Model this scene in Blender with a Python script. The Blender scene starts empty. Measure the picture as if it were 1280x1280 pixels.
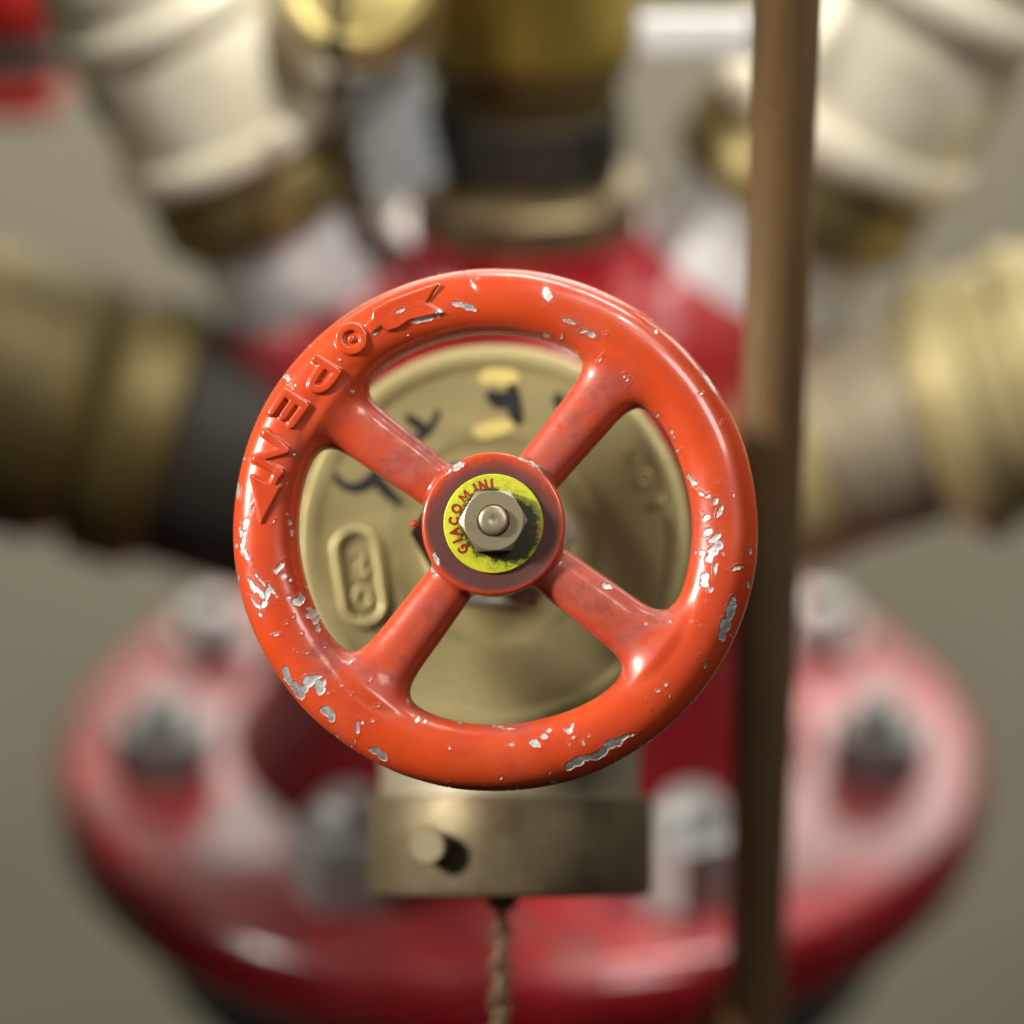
import bpy, bmesh, math, random
import numpy as np
from mathutils import Vector, Matrix

random.seed(7)
rng = np.random.default_rng(7)
SC = bpy.context.scene
COL = SC.collection
R = math.radians

# ------------------------------------------------------------------ camera
PITCH = R(25)                       # the camera looks down on the manifold
DIST = 0.60                         # metres from lens to handwheel
S = 0.085 / 655.0                   # metres per photo pixel in the plane of the handwheel
O = Vector((0, 0, 1.0))
RX = Vector((1, 0, 0))
V = Vector((0, math.cos(PITCH), -math.sin(PITCH)))
U = Vector((0, math.sin(PITCH), math.cos(PITCH)))
cam_data = bpy.data.cameras.new('camera')
cam = bpy.data.objects.new('camera', cam_data)
COL.objects.link(cam)
cam.matrix_world = Matrix((
    (RX.x, U.x, -V.x, (O - V * DIST).x),
    (RX.y, U.y, -V.y, (O - V * DIST).y),
    (RX.z, U.z, -V.z, (O - V * DIST).z),
    (0, 0, 0, 1)))
cam_data.sensor_width = 36
cam_data.lens = 36 * (DIST / S) / 1280
cam_data.clip_start = 0.01
cam_data.clip_end = 50
cam_data.dof.use_dof = True
cam_data.dof.focus_distance = DIST - 0.0035
cam_data.dof.aperture_fstop = cam_data.lens / 35.0
SC.camera = cam

# ------------------------------------------------------------------ world
w = bpy.data.worlds.new('World'); SC.world = w; w.use_nodes = True
nt = w.node_tree; nt.nodes.clear()
wo = nt.nodes.new('ShaderNodeOutputWorld'); wb = nt.nodes.new('ShaderNodeBackground')
tc = nt.nodes.new('ShaderNodeTexCoord'); sx = nt.nodes.new('ShaderNodeSeparateXYZ')
rp = nt.nodes.new('ShaderNodeValToRGB')
mr = nt.nodes.new('ShaderNodeMapRange'); mr.inputs[1].default_value = -1; mr.inputs[2].default_value = 1
nt.links.new(tc.outputs['Generated'], sx.inputs[0]); nt.links.new(sx.outputs['Z'], mr.inputs[0])
nt.links.new(mr.outputs[0], rp.inputs[0]); nt.links.new(rp.outputs[0], wb.inputs[0]); nt.links.new(wb.outputs[0], wo.inputs[0])
rp.color_ramp.elements[0].position = 0.25; rp.color_ramp.elements[0].color = (0.16, 0.135, 0.085, 1)
rp.color_ramp.elements[1].position = 0.85; rp.color_ramp.elements[1].color = (0.85, 0.83, 0.78, 1)
e = rp.color_ramp.elements.new(0.5); e.color = (0.36, 0.33, 0.27, 1)
wb.inputs[1].default_value = 0.10

# ------------------------------------------------------------------ lamps
def area(name, pos, target, size, sizey, watts, col):
    d = bpy.data.lights.new(name, 'AREA'); d.shape = 'RECTANGLE'; d.size = size; d.size_y = sizey
    d.energy = watts; d.color = col
    o = bpy.data.objects.new(name, d); COL.objects.link(o)
    o.location = pos
    o.rotation_euler = (Vector(target) - Vector(pos)).to_track_quat('-Z', 'Y').to_euler()
    return o

def camdir(x, y, z):                # camera axes: right, up, towards the camera
    return (RX * x + U * y - V * z)

def spot(name, pos, target, radius, cone, blend, watts, col):
    d = bpy.data.lights.new(name, 'SPOT'); d.shadow_soft_size = radius; d.spot_size = cone; d.spot_blend = blend
    d.energy = watts; d.color = col
    o = bpy.data.objects.new(name, d); COL.objects.link(o); o.location = pos
    o.rotation_euler = (Vector(target) - Vector(pos)).to_track_quat('-Z', 'Y').to_euler()
    return o

spot('lamp_key', O + camdir(-0.84, 0.33, 0.43).normalized() * 0.8, O + camdir(0.01, -0.012, -0.01), 0.065, R(17), 0.5, 58.0, (1.0, 0.95, 0.86))
spot('lamp_fill_couplings', O + camdir(0.32, 0.72, 0.62).normalized() * 1.3, O + V * 0.13 + U * 0.130, 0.09, R(12), 0.8, 150.0, (1.0, 0.97, 0.90))  # added spot, brightens the upper couplings and keeps off the wheel
area('ceiling_lamp_overhead', O + camdir(0.22, 0.95, 0.06).normalized() * 1.1, O + Vector((0, 0.08, 0)), 0.75, 0.10, 9.0, (1.0, 0.96, 0.9))
area('lamp_fill_front', O + camdir(0.42, 0.42, 0.80).normalized() * 1.3, O + Vector((0, 0.15, 0)), 0.30, 0.30, 4.5, (1.0, 0.97, 0.92))  # soft fill added from front right to lift the background, not a window
area('lamp_fill_wall', Vector((0.0, 0.72, 1.75)), Vector((0, 1.25, 0.75)), 1.4, 0.2, 10.5, (1.0, 0.97, 0.90))  # added only to brighten the wall behind, not a known ceiling lamp
area('ceiling_lamp_rear', Vector((0.28, 0.95, 1.46)), O + Vector((0, 0.15, -0.05)), 1.4, 0.5, 9.5, (1.0, 0.96, 0.9))

SC.view_settings.view_transform = 'Standard'
SC.view_settings.look = 'None'
SC.view_settings.exposure = 0.0
SC.view_settings.gamma = 1.0

# ------------------------------------------------------------------ helpers
def P(px, py, d):
    k = S * (DIST + d) / DIST
    return O + V * d + RX * ((px - 640) * k) - U * ((py - 640) * k)

def frame(origin, z, yhint=Vector((0, 0, 1))):
    z = Vector(z).normalized()
    if abs(z.dot(yhint)) > 0.99: yhint = Vector((0, 1, 0))
    x = yhint.cross(z).normalized(); y = z.cross(x)
    return Matrix(((x.x, y.x, z.x, origin[0]), (x.y, y.y, z.y, origin[1]), (x.z, y.z, z.z, origin[2]), (0, 0, 0, 1)))

def empty(name, mw, label, cat, group=None):
    o = bpy.data.objects.new(name, None); COL.objects.link(o)
    o.empty_display_size = 0.01
    o.matrix_world = mw
    o['label'] = label; o['category'] = cat
    if group: o['group'] = group
    return o

def finish(me, angle=35):
    me.update()
    bm = bmesh.new(); bm.from_mesh(me)
    bmesh.ops.recalc_face_normals(bm, faces=bm.faces); bm.to_mesh(me); bm.free()
    for p in me.polygons: p.use_smooth = True
    me.set_sharp_from_angle(angle=R(angle))

def mesh(name, vf, m, parent=None, mw=None, angle=35, scale=1.0):
    v, f = vf
    me = bpy.data.meshes.new(name)
    me.from_pydata([tuple(c * scale for c in p) for p in v], [], f)
    finish(me, angle)
    if m: me.materials.append(m)
    o = bpy.data.objects.new(name, me); COL.objects.link(o)
    if parent: o.parent = parent
    if mw is not None: o.matrix_local = mw
    return o

def xf(vf, M):
    return [tuple(M @ Vector(p)) for p in vf[0]], vf[1]

def join(*parts):
    v, f = [], []
    for pv, pf in parts:
        n = len(v); v += list(pv); f += [tuple(i + n for i in q) for q in pf]
    return v, f

def lathe(prof, seg=64, rad=None):
    """profile of (r, z) turned round z; r == 0 closes the end"""
    v, f, rings = [], [], []
    for r, z in prof:
        if r <= 1e-9:
            v.append((0, 0, z)); rings.append([len(v) - 1])
        else:
            st = len(v)
            for i in range(seg):
                a = 2 * math.pi * i / seg
                k = rad(a, r, z) if rad else 1
                v.append((r * k * math.cos(a), r * k * math.sin(a), z))
            rings.append(list(range(st, st + seg)))
    for a, b in zip(rings, rings[1:]):
        if len(a) == 1 and len(b) == 1: continue
        for i in range(seg):
            j = (i + 1) % seg
            if len(a) == 1: f.append((a[0], b[i], b[j]))
            elif len(b) == 1: f.append((a[i], a[j], b[0]))
            else: f.append((a[i], a[j], b[j], b[i]))
    return v, f

def rbox(r0, z0, z1, b, hole=0.0):
    """lathe profile of a cylinder with rounded edges"""
    p = [(hole, z0)] if hole else [(0, z0)]
    n = 4
    for i in range(n + 1):
        t = -math.pi / 2 + i * math.pi / 2 / n
        p.append((r0 - b + b * math.cos(t), z0 + b + b * math.sin(t)))
    for i in range(n + 1):
        t = i * math.pi / 2 / n
        p.append((r0 - b + b * math.cos(t), z1 - b + b * math.sin(t)))
    p.append((hole, z1) if hole else (0, z1))
    if hole: p.append((hole, z0))
    return p

def tube(path, r, seg=10, closed=False, caps=True):
    path = [Vector(p) for p in path]; n = len(path); v, f = [], []
    prev = None
    for i, p in enumerate(path):
        a = path[(i - 1) % n] if closed or i > 0 else p
        b = path[(i + 1) % n] if closed or i < n - 1 else p
        t = (b - a).normalized()
        if prev is None:
            h = Vector((0, 0, 1)) if abs(t.z) < 0.9 else Vector((1, 0, 0))
            nx = t.cross(h).normalized()
        else:
            nx = (prev - t * prev.dot(t)).normalized()
        prev = nx; ny = t.cross(nx)
        rr = r[i] if isinstance(r, (list, tuple)) else r
        for k in range(seg):
            an = 2 * math.pi * k / seg
            v.append(tuple(p + nx * (rr * math.cos(an)) + ny * (rr * math.sin(an))))
    m = n if closed else n - 1
    for i in range(m):
        for k in range(seg):
            a, b = i * seg + k, i * seg + (k + 1) % seg
            c, d = ((i + 1) % n) * seg + (k + 1) % seg, ((i + 1) % n) * seg + k
            f.append((a, b, c, d))
    if not closed and caps:
        f.append(tuple(range(seg))); f.append(tuple(range((n - 1) * seg, n * seg)))
    return v, f

def hexnut(rc, z0, z1, hole, chamfer=0.9, rot=0.0, seg=72, back=False):
    """hexagon nut, rc = corner radius, front edge chamfered by a cone"""
    ap = rc * math.cos(math.pi / 6)
    rch = ap * chamfer if chamfer < 1 else ap * 0.98
    v, f = [], []
    def ring(fn):
        st = len(v)
        for i in range(seg):
            a = 2 * math.pi * i / seg
            r, z = fn(a); v.append((r * math.cos(a + rot), r * math.sin(a + rot), z))
        return list(range(st, st + seg))
    hx = lambda a: ap / math.cos(((a + math.pi / 6) % (math.pi / 3)) - math.pi / 6 - 0) if False else ap / math.cos((a % (math.pi / 3)) - math.pi / 6)
    rings = [ring(lambda a: (hole, z0)), ring(lambda a: (hole, z1 - 0.04 * rc)), ring(lambda a: (hole * 1.05, z1)),
             ring(lambda a: (rch, z1)),
             ring(lambda a: (hx(a), z1 - max(0, hx(a) - rch) * 0.55)),
             ring(lambda a: (hx(a), z0)), ring(lambda a: (hole, z0))]
    for a, b in zip(rings, rings[1:]):
        for i in range(seg):
            j = (i + 1) % seg; f.append((a[i], a[j], b[j], b[i]))
    return v, f

def poly_prism(pts, z0, z1):
    n = len(pts)
    v = [(x, y, z0) for x, y in pts] + [(x, y, z1) for x, y in pts]
    f = [tuple(range(n)), tuple(range(n, 2 * n))]
    f += [(i, (i + 1) % n, n + (i + 1) % n, n + i) for i in range(n)]
    return v, f

def bevel_box(x0, x1, y0, y1, z0, z1, b, seg=3):
    bm = bmesh.new()
    bmesh.ops.create_cube(bm, size=1)
    for q in bm.verts:
        q.co = ((x0 + x1) / 2 + q.co.x * (x1 - x0), (y0 + y1) / 2 + q.co.y * (y1 - y0), (z0 + z1) / 2 + q.co.z * (z1 - z0))
    bmesh.ops.bevel(bm, geom=list(bm.edges), offset=b, segments=seg, affect='EDGES', profile=0.5)
    bm.verts.index_update()
    r = [tuple(q.co) for q in bm.verts], [tuple(q.index for q in fc.verts) for fc in bm.faces]
    bm.free(); return r

# ------------------------------------------------------------------ materials
class NB:
    def __init__(s, name):
        s.m = bpy.data.materials.new(name); s.m.use_nodes = True
        s.t = s.m.node_tree; s.b = s.t.nodes['Principled BSDF']
        s.tc = s.t.nodes.new('ShaderNodeTexCoord').outputs['Object']
    def link(s, a, b): s.t.links.new(a, b)
    def setv(s, sock, v):
        if isinstance(v, (int, float)): sock.default_value = v
        elif isinstance(v, (tuple, list)): sock.default_value = (*v, 1) if len(v) == 3 and len(sock.default_value) == 4 else v
        else: s.link(v, sock)
    def noise(s, scale, detail=4, rough=0.55, vec=None, dist=0.0):
        n = s.t.nodes.new('ShaderNodeTexNoise'); n.inputs['Scale'].default_value = scale
        n.inputs['Detail'].default_value = detail; n.inputs['Roughness'].default_value = rough
        n.inputs['Distortion'].default_value = dist
        s.link(vec or s.tc, n.inputs['Vector']); return n.outputs['Fac']
    def math(s, op, a, b=0.0, c=0.0, clamp=False):
        n = s.t.nodes.new('ShaderNodeMath'); n.operation = op; n.use_clamp = clamp
        s.setv(n.inputs[0], a); s.setv(n.inputs[1], b); s.setv(n.inputs[2], c); return n.outputs[0]
    def ramp(s, v, a, b, lo=0.0, hi=1.0, smooth=True):
        n = s.t.nodes.new('ShaderNodeMapRange'); n.interpolation_type = 'SMOOTHSTEP' if smooth else 'LINEAR'
        s.setv(n.inputs[0], v)
        for i, q in zip((1, 2, 3, 4), (a, b, lo, hi)): n.inputs[i].default_value = q
        return n.outputs[0]
    def mix(s, fac, a, b):
        n = s.t.nodes.new('ShaderNodeMix'); n.data_type = 'RGBA'
        s.setv(n.inputs[0], fac); s.setv(n.inputs[6], a); s.setv(n.inputs[7], b); return n.outputs[2]
    def mixf(s, fac, a, b):
        n = s.t.nodes.new('ShaderNodeMix'); n.data_type = 'FLOAT'
        s.setv(n.inputs[0], fac); s.setv(n.inputs[2], a); s.setv(n.inputs[3], b); return n.outputs[0]
    def attr(s, name):
        n = s.t.nodes.new('ShaderNodeAttribute'); n.attribute_name = name; return n.outputs['Fac']
    def bump(s, h, strength, dist, nrm=None):
        n = s.t.nodes.new('ShaderNodeBump'); n.inputs['Strength'].default_value = strength
        n.inputs['Distance'].default_value = dist; s.link(h, n.inputs['Height'])
        if nrm: s.link(nrm, n.inputs['Normal'])
        return n.outputs[0]
    def out(s, base=None, rough=None, metal=None, normal=None, coat=None, coatr=0.1, spec=None):
        I = s.b.inputs
        if base is not None: s.setv(I['Base Color'], base)
        if rough is not None: s.setv(I['Roughness'], rough)
        if metal is not None: s.setv(I['Metallic'], metal)
        if normal is not None: s.link(normal, I['Normal'])
        if coat is not None: s.setv(I['Coat Weight'], coat); I['Coat Roughness'].default_value = coatr
        if spec is not None: s.setv(I['Specular IOR Level'], spec)
        return s.m

def worn(name, a, b, rough, metal, scale=120, dirt=None, dirt_amt=0.35, bumpd=0.00015, coat=None):
    n = NB(name)
    f = n.noise(scale, 5, 0.6); g = n.noise(scale * 7, 4, 0.6)
    c = n.mix(n.ramp(f, 0.3, 0.7), a, b)
    if dirt:
        c = n.mix(n.math('MULTIPLY', n.ramp(n.noise(scale * 0.6, 7, 0.65), 0.48, 0.68), dirt_amt), c, dirt)
    r = n.math('ADD', n.math('MULTIPLY', n.math('SUBTRACT', f, 0.5), 0.25), rough)
    return n.out(c, r, metal, n.bump(g, 0.5, bumpd), coat)

M_brass = worn('satin_brass', (0.44, 0.36, 0.18), (0.36, 0.29, 0.14), 0.42, 0.75, 90, (0.20, 0.15, 0.06), 0.4)
M_dull = worn('dull_dark_brass', (0.105, 0.080, 0.020), (0.075, 0.056, 0.014), 0.55, 0.5, 60, (0.08, 0.06, 0.025), 0.5)
M_yellow_brass = worn('yellow_brass', (0.25, 0.185, 0.035), (0.18, 0.13, 0.025), 0.45, 0.7, 60, (0.12, 0.09, 0.03), 0.4)
M_pale = worn('pale_brass', (0.80, 0.755, 0.60), (0.72, 0.67, 0.51), 0.36, 0.15, 60, (0.25, 0.2, 0.1), 0.3)
M_cream = worn('cream_brass', (0.66, 0.53, 0.20), (0.58, 0.46, 0.16), 0.4, 0.5, 60, (0.3, 0.24, 0.1), 0.3)
M_capband = worn('capband_brass', (0.19, 0.15, 0.083), (0.125, 0.098, 0.052), 0.52, 0.6, 110, (0.09, 0.06, 0.025), 0.7)
M_collar = worn('olive_brass_collar', (0.24, 0.19, 0.075), (0.17, 0.13, 0.05), 0.4, 0.7, 60, (0.09, 0.07, 0.03), 0.5)
M_bronze = worn('weathered_bronze', (0.22, 0.175, 0.09), (0.15, 0.11, 0.055), 0.48, 0.7, 130, (0.07, 0.045, 0.02), 0.5)
M_nutbrass = worn('nickel_brass', (0.47, 0.41, 0.27), (0.40, 0.34, 0.21), 0.38, 0.8, 350, (0.22, 0.18, 0.1), 0.3, 0.00005)
M_zinc = worn('zinc_steel', (0.48, 0.48, 0.465), (0.36, 0.36, 0.35), 0.48, 0.45, 130, (0.2, 0.18, 0.15), 0.4)
M_dimzinc = worn('weathered_zinc', (0.34, 0.34, 0.33), (0.2, 0.2, 0.19), 0.48, 0.5, 130, (0.08, 0.07, 0.05), 0.5)
M_gland = worn('grey_gland_steel', (0.40, 0.39, 0.33), (0.30, 0.29, 0.24), 0.45, 0.5, 200, (0.1, 0.09, 0.06), 0.5)
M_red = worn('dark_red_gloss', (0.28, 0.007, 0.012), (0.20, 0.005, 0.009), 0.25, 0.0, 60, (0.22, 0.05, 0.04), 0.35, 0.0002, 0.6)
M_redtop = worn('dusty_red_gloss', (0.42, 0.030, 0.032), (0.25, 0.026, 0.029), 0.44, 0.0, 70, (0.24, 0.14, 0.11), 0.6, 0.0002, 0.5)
M_black = worn('black_rubber', (0.018, 0.015, 0.011), (0.024, 0.019, 0.013), 0.65, 0.0, 80, (0.03, 0.024, 0.016), 0.3)
M_black.node_tree.nodes['Principled BSDF'].inputs['Specular IOR Level'].default_value = 0.25
M_tan = worn('tan_brass', (0.43, 0.36, 0.175), (0.35, 0.285, 0.13), 0.52, 0.4, 60, (0.25, 0.2, 0.1), 0.4)
M_greytan = worn('grey_tan_brass', (0.33, 0.29, 0.20), (0.25, 0.21, 0.14), 0.5, 0.4, 60, (0.12, 0.1, 0.06), 0.4)
M_arm = worn('dusty_sheen_red', (0.30, 0.020, 0.024), (0.33, 0.035, 0.038), 0.40, 0.0, 45, (0.50, 0.28, 0.26), 0.85, 0.0002, 0.35)  # dust patches made paler, painting the arms' highlight into the colour
M_white = worn('white_plastic', (0.72, 0.72, 0.70), (0.66, 0.66, 0.64), 0.4, 0.0, 40, (0.5, 0.48, 0.42), 0.3)
M_silver = worn('silver_aluminium', (0.72, 0.73, 0.74), (0.64, 0.65, 0.66), 0.42, 0.25, 90, (0.4, 0.4, 0.36), 0.3)
def copper_mat():
    n = NB('weathered_copper_pipe')
    mp = n.t.nodes.new('ShaderNodeMapping'); mp.inputs['Scale'].default_value = (1, 1, 0.16); n.link(n.tc, mp.inputs['Vector'])
    f = n.noise(260, 6, 0.65, mp.outputs[0]); g = n.noise(45, 5, 0.6, mp.outputs[0]); k = n.noise(900, 4, 0.6)
    c = n.mix(n.ramp(f, 0.3, 0.7), (0.20, 0.115, 0.048), (0.14, 0.08, 0.034))
    c = n.mix(n.math('MULTIPLY', n.ramp(g, 0.45, 0.65), 0.7), c, (0.15, 0.105, 0.055))
    c = n.mix(n.math('MULTIPLY', n.ramp(k, 0.58, 0.7), 0.6), c, (0.07, 0.045, 0.025))
    return n.out(c, n.math('ADD', 0.34, n.math('MULTIPLY', f, 0.25)), 0.2, n.bump(k, 0.4, 0.0001))
M_copper = copper_mat()
M_sleeve = worn('grey_ribbed_plastic', (0.36, 0.37, 0.37), (0.29, 0.30, 0.30), 0.5, 0.0, 90, (0.2, 0.2, 0.18), 0.3)
M_slate = worn('slate_blue_steel', (0.08, 0.09, 0.095), (0.06, 0.065, 0.07), 0.5, 0.2, 60, (0.1, 0.09, 0.07), 0.4)
M_bright_red = worn('bright_red_plastic', (0.55, 0.012, 0.008), (0.48, 0.01, 0.008), 0.6, 0.0, 50, (0.2, 0.03, 0.02), 0.3)
M_wall = worn('grey_plaster', (0.62, 0.565, 0.425), (0.55, 0.505, 0.37), 0.85, 0.0, 9, (0.36, 0.33, 0.22), 0.4, 0.0008)
M_marker = worn('black_marker_ink', (0.012, 0.011, 0.012), (0.022, 0.02, 0.02), 0.6, 0.0, 300)
M_marker.node_tree.nodes['Principled BSDF'].inputs['Specular IOR Level'].default_value = 0.2
M_yellow_patch = worn('pale_yellow', (0.62, 0.50, 0.16), (0.52, 0.42, 0.13), 0.5, 0.1, 200)
M_redink = NB('dark_red_print').out((0.26, 0.012, 0.012), 0.4)

def wheel_paint():
    n = NB('chipped_orange_red_paint')
    chip = n.attr('chip'); dust = n.attr('dust'); grease = n.attr('grease'); grime = n.attr('grime')
    ns = n.noise(1500, 6, 0.65); nm = n.noise(420, 5, 0.6); nl = n.noise(60, 4, 0.5)
    v = n.math('ADD', chip, n.math('ADD', n.math('MULTIPLY', n.math('SUBTRACT', ns, 0.5), 5.0), n.math('MULTIPLY', n.math('SUBTRACT', nm, 0.5), 7.0)))
    bare = n.ramp(v, 0.45, -0.45)
    lip = n.math('MULTIPLY', n.ramp(v, 3.2, 0.8), n.ramp(v, -0.6, 0.4))
    # paint
    paint = n.mix(n.ramp(nl, 0.3, 0.7), (0.54, 0.056, 0.010), (0.46, 0.043, 0.009))
    paint = n.mix(n.math('MULTIPLY', n.ramp(n.noise(95, 6, 0.62), 0.48, 0.72), 0.5), paint, (0.56, 0.085, 0.030))
    paint = n.mix(n.math('MULTIPLY', lip, 0.25), paint, (0.42, 0.035, 0.012))
    # rubbed, dusty film
    d = n.math('MULTIPLY', dust, n.ramp(n.math('ADD', nm, n.math('MULTIPLY', nl, 0.35)), 0.42, 0.86))
    d = n.math('MINIMUM', d, 0.9)
    film = n.mix(n.ramp(nm, 0.35, 0.65), (0.32, 0.095, 0.068), (0.30, 0.040, 0.022))
    base = n.mix(d, paint, film)
    # brown grime on the back and in the corners
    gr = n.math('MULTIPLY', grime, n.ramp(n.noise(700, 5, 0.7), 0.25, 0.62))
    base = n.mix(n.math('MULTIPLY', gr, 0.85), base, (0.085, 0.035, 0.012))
    # black grease round the hub washer
    gs = n.math('MULTIPLY', grease, n.ramp(n.math('ADD', grease, n.math('MULTIPLY', n.math('SUBTRACT', n.noise(600, 5, 0.7), 0.5), 0.9)), 0.35, 0.75))
    base = n.mix(n.math('MULTIPLY', gs, 0.93), base, (0.055, 0.019, 0.018))
    # specks: pinholes and pale flecks
    vo = n.t.nodes.new('ShaderNodeTexVoronoi'); vo.inputs['Scale'].default_value = 330
    n.link(n.tc, vo.inputs['Vector'])
    sep = n.t.nodes.new('ShaderNodeSeparateColor'); n.link(vo.outputs['Color'], sep.inputs[0])
    fleck = n.math('MULTIPLY', n.ramp(vo.outputs['Distance'], 0.11, 0.06), n.ramp(sep.outputs[0], 0.86, 0.88))
    fleck = n.math('MULTIPLY', fleck, n.ramp(nl, 0.40, 0.6))
    base = n.mix(n.math('MULTIPLY', fleck, 0.65), base, (0.62, 0.40, 0.32))
    pit = n.math('MULTIPLY', n.ramp(vo.outputs['Distance'], 0.13, 0.05), n.ramp(sep.outputs[1], 0.93, 0.95))
    base = n.mix(n.math('MULTIPLY', pit, 0.7), base, (0.16, 0.02, 0.008))
    metal_c = n.mix(n.ramp(ns, 0.35, 0.7), (0.70, 0.685, 0.66), (0.42, 0.405, 0.39))
    base = n.mix(bare, base, metal_c)
    rough = n.math('ADD', 0.22, n.math('MULTIPLY', nm, 0.10))
    rough = n.math('ADD', rough, n.math('MULTIPLY', d, 0.35))
    rough = n.math('ADD', rough, n.math('MULTIPLY', gs, 0.25))
    rough = n.mixf(bare, rough, 0.42)
    metal = n.math('MULTIPLY', bare, 0.75)
    coat = n.math('MULTIPLY', n.math('SUBTRACT', 1.0, bare), n.math('SUBTRACT', 0.45, n.math('MULTIPLY', n.math('MAXIMUM', d, gs), 0.40)))
    h = n.math('MULTIPLY', bare, -1.0)
    h = n.math('ADD', h, n.math('MULTIPLY', lip, 0.45))
    h = n.math('ADD', h, n.math('MULTIPLY', n.math('MULTIPLY', bare, ns), 0.8))
    h = n.math('ADD', h, n.math('MULTIPLY', n.noise(260, 2, 0.4), 0.16))
    h = n.math('ADD', h, n.math('MULTIPLY', pit, -0.5))
    h = n.math('ADD', h, n.math('MULTIPLY', d, n.math('MULTIPLY', ns, 0.25)))
    return n.out(base, rough, metal, n.bump(h, 0.8, 0.00014), coat, 0.08)
M_wheel = wheel_paint()

# ================================================================== SETTING
wall = mesh('wall', bevel_box(-3, 3, 1.25, 1.4, -1.0, 3.0, 0.002, 1), M_wall)
wall['kind'] = 'structure'

# ================================================================== HANDWHEEL (distance field in photo pixels, y up, z to camera)
TILT = R(5)
WN = (-V * math.cos(TILT) + U * math.sin(TILT))
WY = (U * math.cos(TILT) + V * math.sin(TILT))
W0 = P(619.5, 660.5, 0)
WM = Matrix(((1, WY.x, WN.x, W0.x), (0, WY.y, WN.y, W0.y), (0, WY.z, WN.z, W0.z), (0, 0, 0, 1)))

def smin(a, b, k):
    h = np.maximum(k - np.abs(a - b), 0) / k
    return np.minimum(a, b) - h * h * k * 0.25
def smin3(a, b, k):
    h = np.maximum(k - np.abs(a - b), 0) / k
    return np.minimum(a, b) - h * h * h * k / 6
def smax(a, b, k): return -smin(-a, -b, k)

CX, CY = 619.5, 660.5
def L2(pts): return [(x - CX, CY - y) for x, y in pts]

SPOKES = [R(a) for a in (143.6, 51.2, 232.3, 323.2)]
HUB = (-2.5, 3.0)
def sd_rim(x, y, z):
    rho = np.sqrt(x * x + y * y) - 286.5
    a, b = 41.5, 37.0
    q = ((np.abs(rho) / a) ** 2.25 + (np.abs(z) / b) ** 2.25) ** (1 / 2.25)
    return (q - 1) * 38.0
def sd_spoke(i, x, y, z):
    c, s = math.cos(SPOKES[i]), math.sin(SPOKES[i])
    x = x - HUB[0] * np.clip(1 - np.hypot(x, y) / 286, 0, 1); y = y - HUB[1] * np.clip(1 - np.hypot(x, y) / 286, 0, 1)
    u = x * c + y * s; t = -x * s + y * c
    w = 31.0 + np.clip((u - 80) / 170, 0, 1) * 6.0
    q = ((np.abs(t) / w) ** 2.4 + (np.abs(z + 5) / 28.0) ** 2.4) ** (1 / 2.4)
    d = (q - 1) * 29.0
    return np.maximum(d, np.maximum(40 - u, u - 286.5))
def sd_hub(x, y, z):
    r = np.hypot(x - HUB[0], y - HUB[1])
    return smax(r - 89.5 + np.clip(-z, 0, 60) * 0.10, np.abs(z + 12) - 46, 6.0)
def sd_base(x, y, z):
    sp = sd_spoke(0, x, y, z)
    for i in (1, 2, 3): sp = np.minimum(sp, sd_spoke(i, x, y, z))
    t = np.clip((284 - np.hypot(x, y)) / 30, 0, 1); t = t * t * (3 - 2 * t)
    d = smin3(sd_rim(x, y, z), sp, 2.0 + 50.0 * t)
    return smin(d, sd_hub(x, y, z), 7.0)

def d_seg(x, y, a, b):
    ax, ay = a; bx, by = b
    vx, vy = bx - ax, by - ay
    t = np.clip(((x - ax) * vx + (y - ay) * vy) / (vx * vx + vy * vy + 1e-9), 0, 1)
    return np.hypot(x - ax - t * vx, y - ay - t * vy)
def d_line(x, y, pts, r):
    d = np.full_like(x, 1e3)
    for a, b in zip(pts, pts[1:]): d = np.minimum(d, d_seg(x, y, a, b))
    return d - r
def d_poly(x, y, pts):
    d = np.full_like(x, 1e9); sgn = np.ones_like(x); n = len(pts)
    for i in range(n):
        a, b = pts[i], pts[i - 1]
        d = np.minimum(d, d_seg(x, y, a, b))
        c1 = y >= a[1]; c2 = y < b[1]; c3 = (b[0] - a[0]) * (y - a[1]) > (b[1] - a[1]) * (x - a[0])
        flip = (c1 & c2 & c3) | (~c1 & ~c2 & ~c3)
        sgn = np.where(flip, -sgn, sgn)
    return sgn * d
RP = 5.0
def bez(a, b, c, n=8):
    return [((1-t)**2*a[0]+2*t*(1-t)*b[0]+t*t*c[0], (1-t)**2*a[1]+2*t*(1-t)*b[1]+t*t*c[1]) for t in [i/n for i in range(n+1)]]
P_spine = L2([(396, 452), (423, 469)])
P_bowl = L2([(423, 469)] + bez((419, 475), (403, 499), (391, 486)) + bez((391, 486), (390, 480), (406, 459)))
E_1 = L2([(341, 518), (357, 494), (383, 511), (366, 534)]); E_2 = L2([(370, 503), (356, 524)])
N_1 = L2([(334, 545), (359, 566), (322, 577), (352, 594)])
HEADP = L2([(317, 598), (334, 608), (352, 612), (329, 656)])
TAILP = L2([(459, 409), (466, 404), (468, 391), (490, 379), (516, 369), (547, 358), (532, 382), (553, 394), (513, 402), (499, 412), (487, 416), (477, 410), (465, 419)])
OC = L2([(440.3, 426.9)])[0]
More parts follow.
